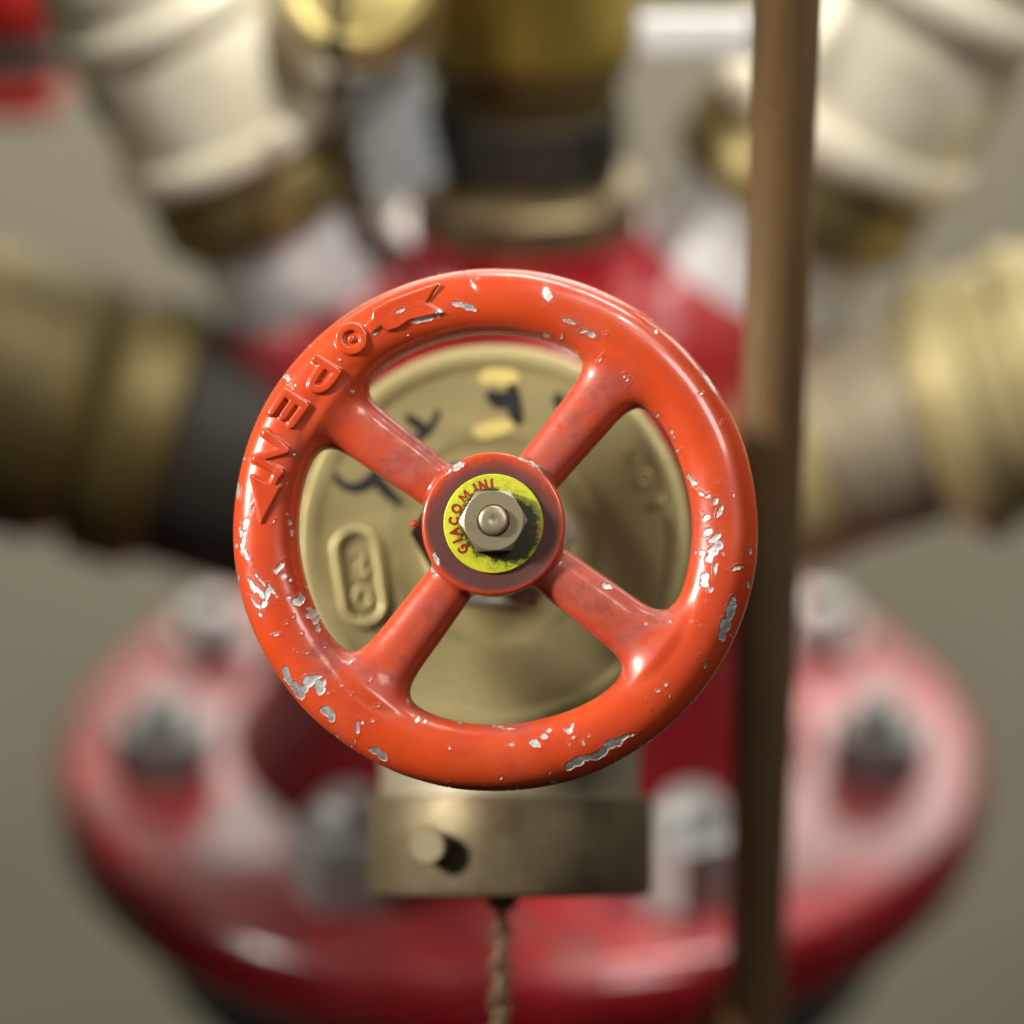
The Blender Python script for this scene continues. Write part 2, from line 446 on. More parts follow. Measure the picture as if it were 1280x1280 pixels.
GLYPHS = [
    ('letter', 'O', lambda x, y: np.minimum(np.abs(np.hypot(x - OC[0], y - OC[1]) - 15.2) - 4.9, np.hypot(x - OC[0], y - OC[1]) - 4.5)),
    ('letter', 'P', lambda x, y: np.minimum(d_line(x, y, P_spine, RP), d_line(x, y, P_bowl, RP))),
    ('letter', 'E', lambda x, y: np.minimum(d_line(x, y, E_1, RP), d_line(x, y, E_2, RP))),
    ('letter', 'N', lambda x, y: d_line(x, y, N_1, RP)),
    ('arrow_head', '', lambda x, y: np.minimum(d_poly(x, y, HEADP), d_line(x, y, L2([(350, 594), (343, 609)]), 3.5)) - 1.0),
    ('arrow_tail', '', lambda x, y: d_poly(x, y, TAILP) - 1.0),
]
GBOX = [(-205, 205, -172, 257), (-240, 165, -195, 220), (-288, 115, -225, 178), (-308, 55, -250, 126), (-315, -8, -258, 70), (-172, 232, -55, 312)]
GCLIP = {5: 1.5, 4: 1.5}
GH = {0: 6.0, 1: 6.0, 2: 6.0, 3: 5.6, 4: 5.4, 5: 5.6}

def sd_all(x, y, z, want=False):
    b = sd_base(x, y, z)
    ids = np.full(x.shape, -1, np.int32) if want else None
    out = b.copy()
    for i, (_, _, fn) in enumerate(GLYPHS):
        x0, y0, x1, y1 = GBOX[i]
        m = (x > min(x0, x1) - 12) & (x < max(x0, x1) + 12) & (y > min(y0, y1) - 12) & (y < max(y0, y1) + 12) & (z > 0)
        if not m.any(): continue
        g = smax(fn(x[m], y[m]), smax(b[m] - GH[i] - 2.5, z[m] - 40.5, 2.0), 2.4)
        out[m] = smin(out[m], g, 3.0)
        if want:
            t = ids[m]; t[g < b[m] - 0.6] = i; ids[m] = t
    return (out, ids) if want else out

def surface_nets(fn, lo, hi, h, coarse=6):
    H = h * coarse
    nc = [int(math.ceil((b - a) / H)) for a, b in zip(lo, hi)]
    ax = [a + (np.arange(k, dtype=np.float32) + 0.5) * H for a, k in zip(lo, nc)]
    X, Y, Z = np.meshgrid(*ax, indexing='ij')
    D = fn(X.ravel(), Y.ravel(), Z.ravel()).reshape(X.shape)
    F = np.repeat(np.repeat(np.repeat(np.where(D < 0, -1e3, 1e3).astype(np.float32), coarse, 0), coarse, 1), coarse, 2)
    act = np.argwhere(np.abs(D) < H * 1.9)
    off = np.stack(np.meshgrid(*[np.arange(coarse)] * 3, indexing='ij'), -1).reshape(-1, 3)
    idx = (act[:, None, :] * coarse + off[None]).reshape(-1, 3)
    for st in range(0, len(idx), 1500000):
        q = idx[st:st + 1500000]
        F[q[:, 0], q[:, 1], q[:, 2]] = fn((lo[0] + (q[:, 0] + .5) * h).astype(np.float32), (lo[1] + (q[:, 1] + .5) * h).astype(np.float32), (lo[2] + (q[:, 2] + .5) * h).astype(np.float32))
    I = F < 0
    n = F.shape
    cnt = np.zeros(tuple(k - 1 for k in n), np.uint8)
    for a in (0, 1):
        for b in (0, 1):
            for c in (0, 1):
                cnt += I[a:n[0] - 1 + a, b:n[1] - 1 + b, c:n[2] - 1 + c]
    cells = np.argwhere((cnt > 0) & (cnt < 8))
    vid = np.full(cnt.shape, -1, np.int32); vid[tuple(cells.T)] = np.arange(len(cells))
    v = (np.array(lo) + (cells + 1.0) * h).astype(np.float64)
    quads = []
    for axis in range(3):
        s0 = [slice(None)] * 3; s1 = [slice(None)] * 3
        s0[axis] = slice(0, -1); s1[axis] = slice(1, None)
        A, B = I[tuple(s0)], I[tuple(s1)]
        e = np.argwhere(A != B)
        u, w_ = [(1, 2), (2, 0), (0, 1)][axis]
        ok = (e[:, u] > 0) & (e[:, w_] > 0) & (e[:, u] < n[u] - 1) & (e[:, w_] < n[w_] - 1)
        e = e[ok]; pos = A[tuple(e.T)]
        du = np.zeros(3, int); du[u] = 1; dw = np.zeros(3, int); dw[w_] = 1
        q = np.stack([vid[tuple((e - du - dw).T)], vid[tuple((e - dw).T)], vid[tuple(e.T)], vid[tuple((e - du).T)]], 1)
        q[~pos] = q[~pos][:, ::-1]
        quads.append(q)
    return v, np.concatenate(quads)

def grad(fn, v, e=0.35):
    g = np.empty_like(v)
    for k in range(3):
        p = v.copy(); m = v.copy(); p[:, k] += e; m[:, k] -= e
        g[:, k] = (fn(*p.T) - fn(*m.T)) / (2 * e)
    return g

wv, wq = surface_nets(sd_all, (-342, -342, -62), (342, 342, 52), 1.5)
for _ in range(4):
    g = grad(sd_all, wv); d = sd_all(*wv.T)
    st = d[:, None] * g / np.maximum((g * g).sum(1), 0.05)[:, None]
    ln = np.linalg.norm(st, axis=1, keepdims=True)
    wv -= st * np.minimum(1, 1.2 / np.maximum(ln, 1e-9))

# --- chips in the paint: (px, py, rx, ry, degrees)
CHIPS = [
 (592,359,3.2,9,-28),(572,383,9,3.5,10),(586,387,9,3.5,15),(530,402,13,3,-14),(548.6,394.5,4,5,0),(359,472,6,3.5,10),(361,476,3,4,0),
 (298,614,2.6,9,0),(309.5,658,3.5,8,15),(306.7,680,3,14,10),(303,668,2.5,7,-10),(311,698,2,9,-25),(351.7,712,3,8,32),(348,717,3,3,0),(357,722,3.4,3.4,0),(364.5,727,2,2,0),
 (329,729,1.8,11,-40),(317,733,3,10,-25),(326,741,3,15,-45),(337,744,4,10,15),(333,757,4,6,30),(322,757,2.6,9,-45),(327,769,2,5,-30),(343,741,2,8,-40),
 (374,754,7,5,0),(379,750,4,4,0),(364,749,2.5,2.5,0),(392.5,768,6,7,0),(389,762,4,3,0),(396,777,4,5,0),(400,786,3,5,0),(387,771,2.5,2.5,0),
 (360,842,5,9,-10),(364,853,3,6,-20),(375.6,865,7,11,-35),(370,858,5,6,0),(389,853,8,7,0),(384,862,4,6,0),(401,859,5,10,-15),(405,864,4,6,20),(398,848,6,3,0),(407,855,3,5,0),
 (410,889,8,6,15),(417,896,4,7,0),(449,910,2.4,8,0),(472,939,10,4,18),(480,945,7,4,30),(420,921,4,3,30),(523,900,2.6,4.5,25),(532,902,2.6,2.6,0),
 (364,655,3,4,0),(369.5,570,2,2.5,0),(366,667,2,4,0),(684,371,6,10,-20),(682,420,6,2.6,10),(739,421,6,3.5,20),(728,417,4,2,0),(712,405,7,2,20),(820,415,2.5,4,15),(886,477.5,2.6,14,-32),
 (838,540,1.8,4,-15),(842,547,1.6,2,0),(863,601,2.6,8,-28),(868,606,3,3,0),(884,623,2.6,2.6,0),(892,630,3.2,5,25),(898,641,3,7,22),(881.6,649,5,3.5,-25),(876,643,2,2,0),
 (884,667,5.5,4.5,-20),(893,674,7,4,-35),(886,679,3,3,0),(895,684,6,6,0),(890,678,4,4,0),(889,692,7,6,-30),(884,701,5,5,-30),(876,694,2.6,2.6,0),(892,714,1.8,8,8),(879,724,5,5,0),(878,731,5,5,0),(886,740,3,2.5,0),(868,692,1.5,3,0),
 (919.5,712,8,2.0,-18),(936,690,1.5,3,0),(935,731.5,2.4,5,5),(913,757,5,6,0),(910,768,5.5,10,5),(904,783,6.5,9,10),(901,794,4.5,8,5),(914,751,3.5,4,0),(914,796,3,1.5,30),
 (758,734,6,2.8,18),(669,930,7,5,25),(679,921,4,3.5,0),(685,914,2.5,2.5,0),(710,914,5,4,0),(714,908,1.8,3.5,20),(704,912,2.5,2,0),
 (711,957,6,5,-30),(722,951,8,5.5,-15),(733,947,7,3.6,-10),(743,946,7,5,0),(752,940,8,5,-25),(762,931,8,6,-20),(770,929,6,5,0),(779,922,7,2.6,-30),(788,919,5,1.6,-25),(692,976,4,2.6,-10),
 (573,586,10,3.5,-33),(562,592,6,2.5,-38),(655,577,9,1.7,18),(667,583,9,2.0,35),(677,592,8,1.5,45),(546,703,2.4,7,-28),(543,695,1.5,3,0),(540,712,1.5,5,-30),(876,733,2,2,0),(500,392,6,2,-20),(470,419,4,1.4,-30),
 (340,400,0.1,0.1,0),(596,349,3,2,0),(455,903,1.5,2,0),(625,908,3.5,1.5,0),(640,911,9,1.2,0),(686,966,2,2,0),(626,972,2,2.5,0),(640,931,2.2,1.4,0),(563,935,1.5,1.5,0),(318,640,1.4,5,10),(880,833,1.3,3,30),(757,420,1,1,0),
 (297,683,1.5,2,0),(300,722,1.5,3,0),(868,612,6,0.8,35),(876,620,5,0.8,38)]
for k in range(46):                       # small random nicks all round
    a = rng.uniform(0, 2 * math.pi); rr = 286 + rng.normal(0, 22)
    CHIPS.append((CX + rr * math.cos(a), CY - rr * math.sin(a), rng.uniform(0.5, 1.5), rng.uniform(0.8, 2.2), rng.uniform(0, 180)))
for k in range(34):                       # and along the inner and outer edges
    a = rng.uniform(0, 2 * math.pi); rr = 246 if k % 2 else 327
    CHIPS.append((CX + rr * math.cos(a), CY - rr * math.sin(a), rng.uniform(0.8, 2), rng.uniform(1.2, 3.0), 90 - math.degrees(a)))
x, y, z = wv.T
chip = np.full(len(wv), 9.0)
for (px, py, rx, ry, an) in CHIPS:
    lx, ly = px - CX, CY - py
    rmax = max(rx, ry) + 10
    m = np.where((np.abs(x - lx) < rmax) & (np.abs(y - ly) < rmax) & (z > -15))[0]
    if not len(m): continue
    c, s = math.cos(R(an)), math.sin(R(an))
    dx, dy = x[m] - lx, y[m] - ly
    u = dx * c - dy * s; t = dx * s + dy * c
    q = np.sqrt((u / rx) ** 2 + (t / ry) ** 2)
    chip[m] = np.minimum(chip[m], np.clip((q - 1) * min(rx, ry), -6, 9))
def gauss(px, py, rx, ry, an, amp):
    lx, ly = px - CX, CY - py; c, s = math.cos(R(an)), math.sin(R(an))
    dx, dy = x - lx, y - ly
    return amp * np.exp(-(((dx * c - dy * s) / rx) ** 2 + ((dx * s + dy * c) / ry) ** 2))
dust = np.zeros(len(wv))
for a in [(505,575,38,22,-37,1.0),(540,575,30,14,-37,.7),(470,540,22,22,0,.55),(745,490,30,24,0,.85),(705,545,28,40,40,.75),(775,480,20,14,0,.5),(408,820,20,32,-35,1.3),(432,800,16,16,0,1.0),(450,840,14,20,0,.7),
          (545,770,26,42,38,.7),(500,830,24,24,0,.5),(735,750,38,22,35,.75),(780,790,20,20,0,.6),(820,775,22,12,-40,.9),(835,760,10,20,20,.7),(725,412,26,9,20,.95),(684,372,10,14,-20,.7),(565,605,20,16,0,.3),
          (690,590,26,20,0,.5),(520,895,50,9,14,.6),(640,910,40,8,0,.8),(885,660,22,60,8,.4),(330,740,20,30,0,.35),(395,850,24,24,0,.4),(370,560,20,40,20,.25),(690,725,26,14,35,.8)]:
    dust += gauss(*a)
rr = np.hypot(x - HUB[0], y - HUB[1])
dust += 0.32 * np.clip((262 - np.hypot(x, y)) / 24, 0, 1) * (rr > 88) + 0.06
grease = np.clip((93 - rr) / 13, 0, 1) * (z > 24)
grease *= 1.0 - np.clip((y - 5) / 60, 0, 1) * 0.45 * np.clip((rr - 66) / 14, 0, 1)
rho = np.hypot(x, y)
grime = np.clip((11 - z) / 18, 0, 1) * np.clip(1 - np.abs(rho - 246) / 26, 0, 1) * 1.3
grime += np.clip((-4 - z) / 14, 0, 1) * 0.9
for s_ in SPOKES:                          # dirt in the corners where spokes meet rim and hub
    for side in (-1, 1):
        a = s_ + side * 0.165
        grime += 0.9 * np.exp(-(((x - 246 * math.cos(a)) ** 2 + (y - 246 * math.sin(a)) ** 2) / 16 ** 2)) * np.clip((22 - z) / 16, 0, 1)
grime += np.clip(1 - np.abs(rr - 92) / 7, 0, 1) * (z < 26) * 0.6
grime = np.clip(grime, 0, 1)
# slight casting waviness, and chips sunk into the paint film
nrm = grad(sd_all, wv); nrm /= np.linalg.norm(nrm, axis=1, keepdims=True) + 1e-9
wave = 0.45 * (np.sin(x * .031 + 1.3) * np.sin(y * .027 + .4) + 0.6 * np.sin(x * .061 - y * .043) * np.sin(z * .05 + x * .02))
lump = np.zeros(len(wv))
wv = wv + nrm * (wave + lump - 0.7 * np.clip((1.5 - chip) / 3, 0, 1))[:, None]
fc = wv[wq].mean(1)
_, gid = sd_all(*(fc - nrm[wq].mean(1) * 0.15).T, want=True)
cand = np.stack([sd_rim(*fc.T)] + [sd_spoke(i, *fc.T) for i in range(4)] + [sd_hub(*fc.T)], 1)
pid = cand.argmin(1)
face_n = np.cross(wv[wq[:, 2]] - wv[wq[:, 0]], wv[wq[:, 3]] - wv[wq[:, 1]])
vn = np.zeros_like(wv)
for k in range(4): np.add.at(vn, wq[:, k], face_n)
vn /= np.linalg.norm(vn, axis=1, keepdims=True) + 1e-9

def wheel_piece(name, sel, parent):
    q = wq[sel]; used, inv = np.unique(q, return_inverse=True); q = inv.reshape(-1, 4)
    me = bpy.data.meshes.new(name)
    nv, nf = len(used), len(q)
    me.vertices.add(nv); me.vertices.foreach_set('co', (wv[used] * S).astype(np.float32).ravel())
    me.loops.add(nf * 4); me.loops.foreach_set('vertex_index', q.astype(np.int32).ravel())
    me.polygons.add(nf); me.polygons.foreach_set('loop_start', np.arange(0, nf * 4, 4, dtype=np.int32))
    me.update(calc_edges=True); me.validate()
    for nm, arr in (('chip', chip), ('dust', dust), ('grease', grease), ('grime', grime)):
        at = me.attributes.new(nm, 'FLOAT', 'POINT'); at.data.foreach_set('value', arr[used].astype(np.float32))
    me.polygons.foreach_set('use_smooth', np.ones(nf, bool))
    me.normals_split_custom_set_from_vertices([tuple(p) for p in vn[used]])
    me.materials.append(M_wheel)
    o = bpy.data.objects.new(name, me); COL.objects.link(o); o.parent = parent
    return o

hw = empty('handwheel', WM, 'orange red four-spoked handwheel with chipped paint and raised OPEN arrow lettering', 'handwheel')
rim = wheel_piece('rim', (pid == 0) & (gid < 0), hw)
for i in range(4): wheel_piece('spoke', (pid == 1 + i) & (gid < 0), hw)
wheel_piece('hub', (pid == 5) & (gid < 0), hw)
for i, (nm, ch, _) in enumerate(GLYPHS):
    o = wheel_piece(nm, gid == i, hw)
    if ch: o['label'] = 'raised letter %s cast on the rim' % ch
    elif nm == 'arrow_head': o['label'] = 'raised arrow head pointing anticlockwise below the letter N'
    else: o['label'] = 'raised forked arrow tail above the letter O'

# --- yellow label disc, nut and spindle end
def label_mat():
    n = NB('greasy_yellow_label')
    sx = n.t.nodes.new('ShaderNodeSeparateXYZ'); n.link(n.tc, sx.inputs[0])
    X = n.math('MULTIPLY', sx.outputs[0], 1 / S); Y = n.math('MULTIPLY', sx.outputs[1], 1 / S)
    r = n.math('SQRT', n.math('ADD', n.math('MULTIPLY', X, X), n.math('MULTIPLY', Y, Y)))
    nz = n.noise(900, 6, 0.7); nf = n.noise(2600, 4, 0.7)
    # grease round the nut; the dark zone is wider towards lower right
    ang = n.math('DIVIDE', n.math('ADD', n.math('MULTIPLY', X, 0.88), n.math('MULTIPLY', Y, -0.50)), n.math('MAXIMUM', r, 1))
    ang2 = n.math('DIVIDE', n.math('ADD', n.math('MULTIPLY', X, -0.62), n.math('MULTIPLY', Y, 0.78)), n.math('MAXIMUM', r, 1))
    lim = n.math('ADD', 43.5, n.math('ADD', n.math('MULTIPLY', n.ramp(ang, 0.2, 1.0), 16.0), n.math('MULTIPLY', n.ramp(ang2, 0.5, 1.0), 4.0)))
    q = n.math('ADD', n.math('SUBTRACT', lim, r), n.math('MULTIPLY', n.math('SUBTRACT', nz, 0.5), 34.0))
    dark = n.ramp(q, -2.0, 5.0)
    q2 = n.math('ADD', q, n.math('MULTIPLY', n.math('SUBTRACT', nf, 0.5), 30))
    film = n.math('MULTIPLY', n.ramp(q2, -15.0, 6.0), 0.65)
    c = n.mix(n.ramp(nz, 0.3, 0.7), (0.52, 0.53, 0.020), (0.44, 0.44, 0.016))
    c = n.mix(film, c, (0.20, 0.21, 0.02)); c = n.mix(n.math('MULTIPLY', dark, 0.95), c, (0.022, 0.022, 0.012))
    return n.out(c, n.mixf(dark, 0.42, 0.33), 0.0, n.bump(nz, 0.3, 0.00004))
LM = Matrix.Translation((HUB[0] * S, HUB[1] * S, 0))
disc = mesh('label_disc', lathe(rbox(62, 33.0, 37.5, 1.6, 20), 96), label_mat(), hw, LM, 30, S)
disc['label'] = 'greasy yellow label washer under the nut'

def text_mesh(ch, size):
    cu = bpy.data.curves.new('t', 'FONT'); cu.body = ch; cu.size = size; cu.align_x = 'CENTER'; cu.extrude = 0.15
    cu.offset = 0.05 if ch == 'M' else 0.8
    o = bpy.data.objects.new('t', cu); COL.objects.link(o)
    me = bpy.data.meshes.new_from_object(o.evaluated_get(bpy.context.evaluated_depsgraph_get()))
    bpy.data.objects.remove(o); bpy.data.curves.remove(cu)
    v = [tuple(p.co) for p in me.vertices]; f = [tuple(p.vertices) for p in me.polygons]
    bpy.data.meshes.remove(me); return v, f
def strokes_m(h):
    w_ = h * .52; t = 1.25; q = []
    for (x0, y0), (x1, y1) in (((-w_, 0), (-w_, h)), ((w_, 0), (w_, h)), ((-w_, h), (0, h * .3)), ((w_, h), (0, h * .3))):
        dx, dy = x1 - x0, y1 - y0; l_ = math.hypot(dx, dy); nx, ny = -dy / l_ * t, dx / l_ * t
        q.append(poly_prism([(x0 + nx, y0 + ny), (x0 - nx, y0 - ny), (x1 - nx, y1 - ny), (x1 + nx, y1 + ny)], -.15, .15 + .02 * len(q)))
    return join(*q)
def ring_text(txt, angs, rad, size):
    for ch, an in zip(txt, angs):
        a = R(an)
        M = Matrix.Rotation(a - math.pi / 2, 4, 'Z') @ Matrix.Translation((0, rad, 37.75)) @ Matrix.Diagonal((0.86, 1, 1, 1))
        o = mesh('letter', xf(strokes_m(size * .68) if ch == 'M' else text_mesh(ch, size), M), M_redink, disc, None, 20, S)
        o['label'] = 'printed red letter %s' % ch
ring_text('GIACOMINI', [220, 205.5, 192.5, 176.5, 158, 136.5, 117, 105, 92.5], 43.8, 16.5)
ring_text('IT', [-1, -13], 46, 11.5)

NM = Matrix.Translation(((613.5 - CX + 3.5) * S, (CY - 653.5 - 2) * S, 0))
nut = mesh('nut', hexnut(42.5, 37.0, 58.0, 19.5, 0.99, R(1.5)), M_nutbrass, hw, NM, 25, S)
spin_prof = [(0, 66.0), (2, 65.6), (4.0, 66.4), (8, 66.6), (14.8, 66.3), (16.6, 65.6), (17.8, 64.0), (18.4, 61.5), (18.4, 30)]
mesh('spindle_end', lathe(spin_prof, 64), M_nutbrass, hw, NM, 50, S)
# loose flake of paint at the hub's left edge
fl = tube([(-96, 3, 12), (-101, 5, 15), (-104, 2, 17), (-108, 4, 16)], [1.6, 2.6, 1.8, 0.7], 6)
fl2 = tube([(-97, 5, 12), (-100, 8, 15), (-107, 9, 17)], [1.4, 1.6, 0.6], 6)
M_flake = NB('orange_red_flake').out((0.55, 0.07, 0.025), 0.4)
mesh('paint_flake', join(fl, fl2), M_flake, hw, None, 60, S)

# ================================================================== BRASS VALVE behind the handwheel (local units: photo pixels in the wheel frame)
valve = empty('angle_valve', WM, 'brass valve with round marked bonnet facing out behind the handwheel', 'valve')
BC = (HUB[0], HUB[1])
VMx = Matrix.Translation((BC[0] * S, BC[1] * S, 0))
ZF = -226                                     # face of the bonnet
prof = [(0, -150), (70, -150), (74, -153), (78, -160), (80, -205), (84, -218), (92, -223), (100, ZF), (128, ZF), (133, ZF + 1.0), (138, ZF + 3), (142, ZF + 3.5), (160, ZF + 3.5),
        (222, ZF + 3.5), (227, ZF + 4), (232, ZF + 7), (236, ZF + 8), (250, ZF + 8), (255, ZF + 6), (258, ZF + 2), (259, ZF - 4), (259, -330), (250, -336), (240, -345), (236, -360), (234, -470), (228, -478), (0, -478)]
def lathe_brass():
    n = NB('turned_brass_bonnet')
    f = n.noise(110, 5, 0.6); g = n.noise(700, 4, 0.6)
    c = n.mix(n.ramp(f, 0.3, 0.7), (0.39, 0.33, 0.155), (0.34, 0.28, 0.125))
    c = n.mix(n.math('MULTIPLY', n.ramp(n.noise(45, 7, 0.65), 0.5, 0.7), 0.35), c, (0.26, 0.20, 0.09))
    n.b.inputs['Anisotropic'].default_value = 0.35
    return n.out(c, n.math('ADD', 0.44, n.math('MULTIPLY', n.math('SUBTRACT', f, 0.5), 0.2)), 0.55, n.bump(g, 0.5, 0.00018))
M_bonnet = lathe_brass()
bon = mesh('bonnet', lathe(prof, 128), M_bonnet, valve, VMx, 30, S)
# body behind the bonnet, running back into the manifold, and the outlet neck below
bodyp = [(0, -470), (215, -470), (222, -480), (222, -640), (205, -690), (205, -1260), (0, -1260)]
mesh('valve_body', lathe(bodyp, 96), M_red, valve, VMx, 30, S)
OX, OZ = 18, -432
OM = Matrix.Translation((OX * S, 0, OZ * S)) @ Matrix.Rotation(R(90), 4, 'X')   # local z -> wheel -y
mesh('outlet_neck', lathe([(0, 120), (176, 120), (176, 332), (0, 332)], 96), M_greytan, valve, OM, 30, S)
# gland nut
mesh('gland_nut', hexnut(107, -140, -96, 40, 0.97, R(0)), M_gland, valve, VMx, 25, S)
mesh('spindle', lathe([(0, -160), (40, -160), (40, -40), (0, -40)], 48), M_nutbrass, valve, VMx, 30, S)

ZM = ZF + 3.5
def on_face(px, py, z=ZF + 3.5):
    """place on the bonnet face seen at this pixel of the photograph"""
    k = (DIST - z * S) / DIST
    return ((px - 640) * k + (640 - CX), -((py - 640) * k) - (640 - CY) * 1.0 + z * -0.0874 * 1.0)
# cast oval with two worn figures
oc = on_face(450, 722)
def stadium(w_, h_, n=14):
    p = []
    for i in range(n + 1):
        a = math.pi * i / n; p.append((w_ * math.cos(a), h_ + w_ * math.sin(a)))
    for i in range(n + 1):
        a = math.pi + math.pi * i / n; p.append((w_ * math.cos(a), -h_ + w_ * math.sin(a)))
    return p
OV = Matrix.Translation((oc[0] * S, oc[1] * S, 0)) @ Matrix.Rotation(R(9), 4, 'Z')
mesh('cast_oval', tube([(a, b, ZM + 1.0) for a, b in stadium(27, 35)], 7.5, 10, True), M_bonnet, valve, OV, 80, S)
def digit(path): return tube([(a, b, ZM + 0.5) for a, b in path], 4.0, 8)
mesh('cast_figure', digit([(-9, 28), (3, 32), (10, 26), (6, 18), (-2, 15), (8, 11), (10, 3), (0, -3), (-9, 1)]), M_bonnet, valve, OV, 80, S)
mesh('cast_figure', tube([(9.5 * math.cos(t), -27 + 14 * math.sin(t), ZM + 0.5) for t in [i * math.pi / 8 for i in range(16)]], 4.0, 8, True), M_bonnet, valve, OV, 80, S)
# worn raised lettering on the right of the face (not readable)
for i, (px, py, an) in enumerate([(790, 572, -62), (805, 598, -55), (820, 628, -48)]):
    c = on_face(px, py)
    Mx = Matrix.Translation((c[0] * S, c[1] * S, 0)) @ Matrix.Rotation(R(an), 4, 'Z')
    pth = [[(-10, 8), (-6, -8), (0, 4), (6, -8), (10, 8)], [(9 * math.cos(t), 9 * math.sin(t)) for t in [k * math.pi / 7 for k in range(15)]], [(8, 7), (-2, 9), (-8, 4), (6, -3), (4, -9), (-8, -7)]][i]
    mesh('cast_letter', tube([(a, b, ZM + 0.5) for a, b in pth], 3.6, 8), M_bonnet, valve, Mx, 80, S)
# marker strokes, and yellow patches above and below the black mark
def stroke(name, pts, wd, m, z=0.8, jag=0.0):
    pts = [Vector((*on_face(*p), 0)) for p in pts]
    sm = []
    for i in range(len(pts) - 1):
        p0 = pts[max(i - 1, 0)]; p1 = pts[i]; p2 = pts[i + 1]; p3 = pts[min(i + 2, len(pts) - 1)]
        for k in range(6):
            t = k / 6
            sm.append(0.5 * ((2 * p1) + (p2 - p0) * t + (2 * p0 - 5 * p1 + 4 * p2 - p3) * t * t + (3 * p1 - p0 - 3 * p2 + p3) * t ** 3))
    sm.append(pts[-1]); v, f = [], []
    n = len(sm)
    for i, p in enumerate(sm):
        t = (sm[min(i + 1, n - 1)] - sm[max(i - 1, 0)]).normalized(); q = Vector((-t.y, t.x, 0))
        e_ = min(1, 0.45 + 1.6 * min(i, n - 1 - i) / n) * wd / 2 * (1 + random.uniform(-.12, .12))
        for s_, zz in ((1, z), (-1, z), (-1, -2), (1, -2)): v.append(((p + q * e_ * s_).x, (p + q * e_ * s_).y, ZM + zz))
    for i in range(n - 1):
        for k in range(4): f.append((i * 4 + k, i * 4 + (k + 1) % 4, i * 4 + 4 + (k + 1) % 4, i * 4 + 4 + k))
    f += [(0, 1, 2, 3), tuple(range(4 * n - 4, 4 * n))]
    return mesh(name, (v, f), m, valve, None, 30, S)
stroke('marker_stroke', [(412, 584), (424, 602), (442, 610), (461, 603), (474, 588), (500, 562), (534, 538), (548, 512)], 16, M_marker)
stroke('marker_stroke', [(462, 590), (480, 610), (500, 630)], 16, M_marker, 1.0)
stroke('marker_stroke', [(506, 518), (522, 530), (536, 540)], 14, M_marker, 1.0)
stroke('marker_stroke', [(608, 490), (628, 500), (644, 486)], 22, M_marker, 1.0)
stroke('marker_stroke', [(640, 478), (642, 505), (648, 530)], 20, M_marker, 1.2)
stroke('marker_stroke', [(697, 490), (700, 512)], 14, M_marker, 1.0)
stroke('yellow_patch', [(600, 474), (622, 466), (648, 472)], 26, M_yellow_patch, 0.6)
stroke('yellow_patch', [(592, 540), (616, 536), (644, 528)], 22, M_yellow_patch, 0.6)

# --- brass blanking cap on the outlet below
cap = empty('blanking_cap', WM @ OM, 'brass screw cap with a round lug closing the outlet below the handwheel', 'cap')
cp = [(0, 330), (188, 330), (192, 333), (193, 337), (193, 455), (191, 460), (186, 463), (0, 463)]
mesh('band', lathe(cp, 128), M_capband, cap, None, 28, S)
la = math.atan2(-(math.sqrt(193 ** 2 - 103 ** 2)), -103)
# lug: points straight out of the band
LMt = Matrix.Rotation(math.atan2(163, -103), 4, 'Z') @ Matrix.Translation((183 * S, 0, 396 * S)) @ Matrix.Rotation(R(90), 4, 'Y') @ Matrix.Rotation(R(20), 4, 'X')
mesh('lug', lathe([(0, -6), (30, -6), (28, 6), (25, 10), (24, 16), (24, 46), (22, 49), (0, 49)], 40), M_nutbrass, cap, LMt, 30, S)
mesh('chain_stub', lathe([(0, 458), (20, 458), (20, 476), (16, 480), (0, 480)], 24), M_yellow_brass, cap, Matrix.Translation((-10 * S, 110 * S, 0)), 30, S)

# ================================================================== CHAINS
def chain(name, pts, link_len, wire, wid, m, label, group=None):
    pts = [Vector(p) for p in pts]
    o = empty(name, Matrix.Translation(pts[0]), label, 'chain', group)
    me = bpy.data.meshes.new('link')
    hl = link_len / 2
    path = [(x_, 0, z_) for x_, z_ in stadium(wid, hl - wid, 6)]
    v, f = tube(path, wire, 7, True)
    me.from_pydata(v, [], f); finish(me, 80); me.materials.append(m)
    # walk along the polyline
    seglen = [(b - a).length for a, b in zip(pts, pts[1:])]; tot = sum(seglen); step = link_len - wire * 2.6
    k = 0; s_ = step / 2
    while s_ < tot:
        r_ = s_; i = 0
        while r_ > seglen[i] and i < len(seglen) - 1: r_ -= seglen[i]; i += 1
        p = pts[i].lerp(pts[i + 1], r_ / seglen[i]); t = (pts[i + 1] - pts[i])
        M = frame(p, t, Vector((0.3, 1, 0.1)) if k % 2 else Vector((1, -0.3, 0.1)))
        l = bpy.data.objects.new('link', me); COL.objects.link(l); l.parent = o
        l.matrix_local = Matrix.Translation(-pts[0]) @ M
        s_ += step; k += 1
    return o
M_darkchain = worn('tarnished_chain', (0.10, 0.08, 0.04), (0.06, 0.045, 0.025), 0.5, 0.6, 400)
c0 = (WM @ OM @ Matrix.Translation((-10 * S, 110 * S, 480 * S))).translation
M_chain = worn('dull_chain_brass', (0.42, 0.35, 0.2), (0.28, 0.22, 0.12), 0.45, 0.6, 400, (0.08, 0.06, 0.03), 0.5)
chain('hanging_chain', [c0, c0 - Vector((0.0006, 0, 0.03)), c0 - Vector((0.0012, 0, 0.06))], 0.0048, 0.00052, 0.0015, M_chain, 'small brass chain hanging down from the blanking cap below the handwheel')
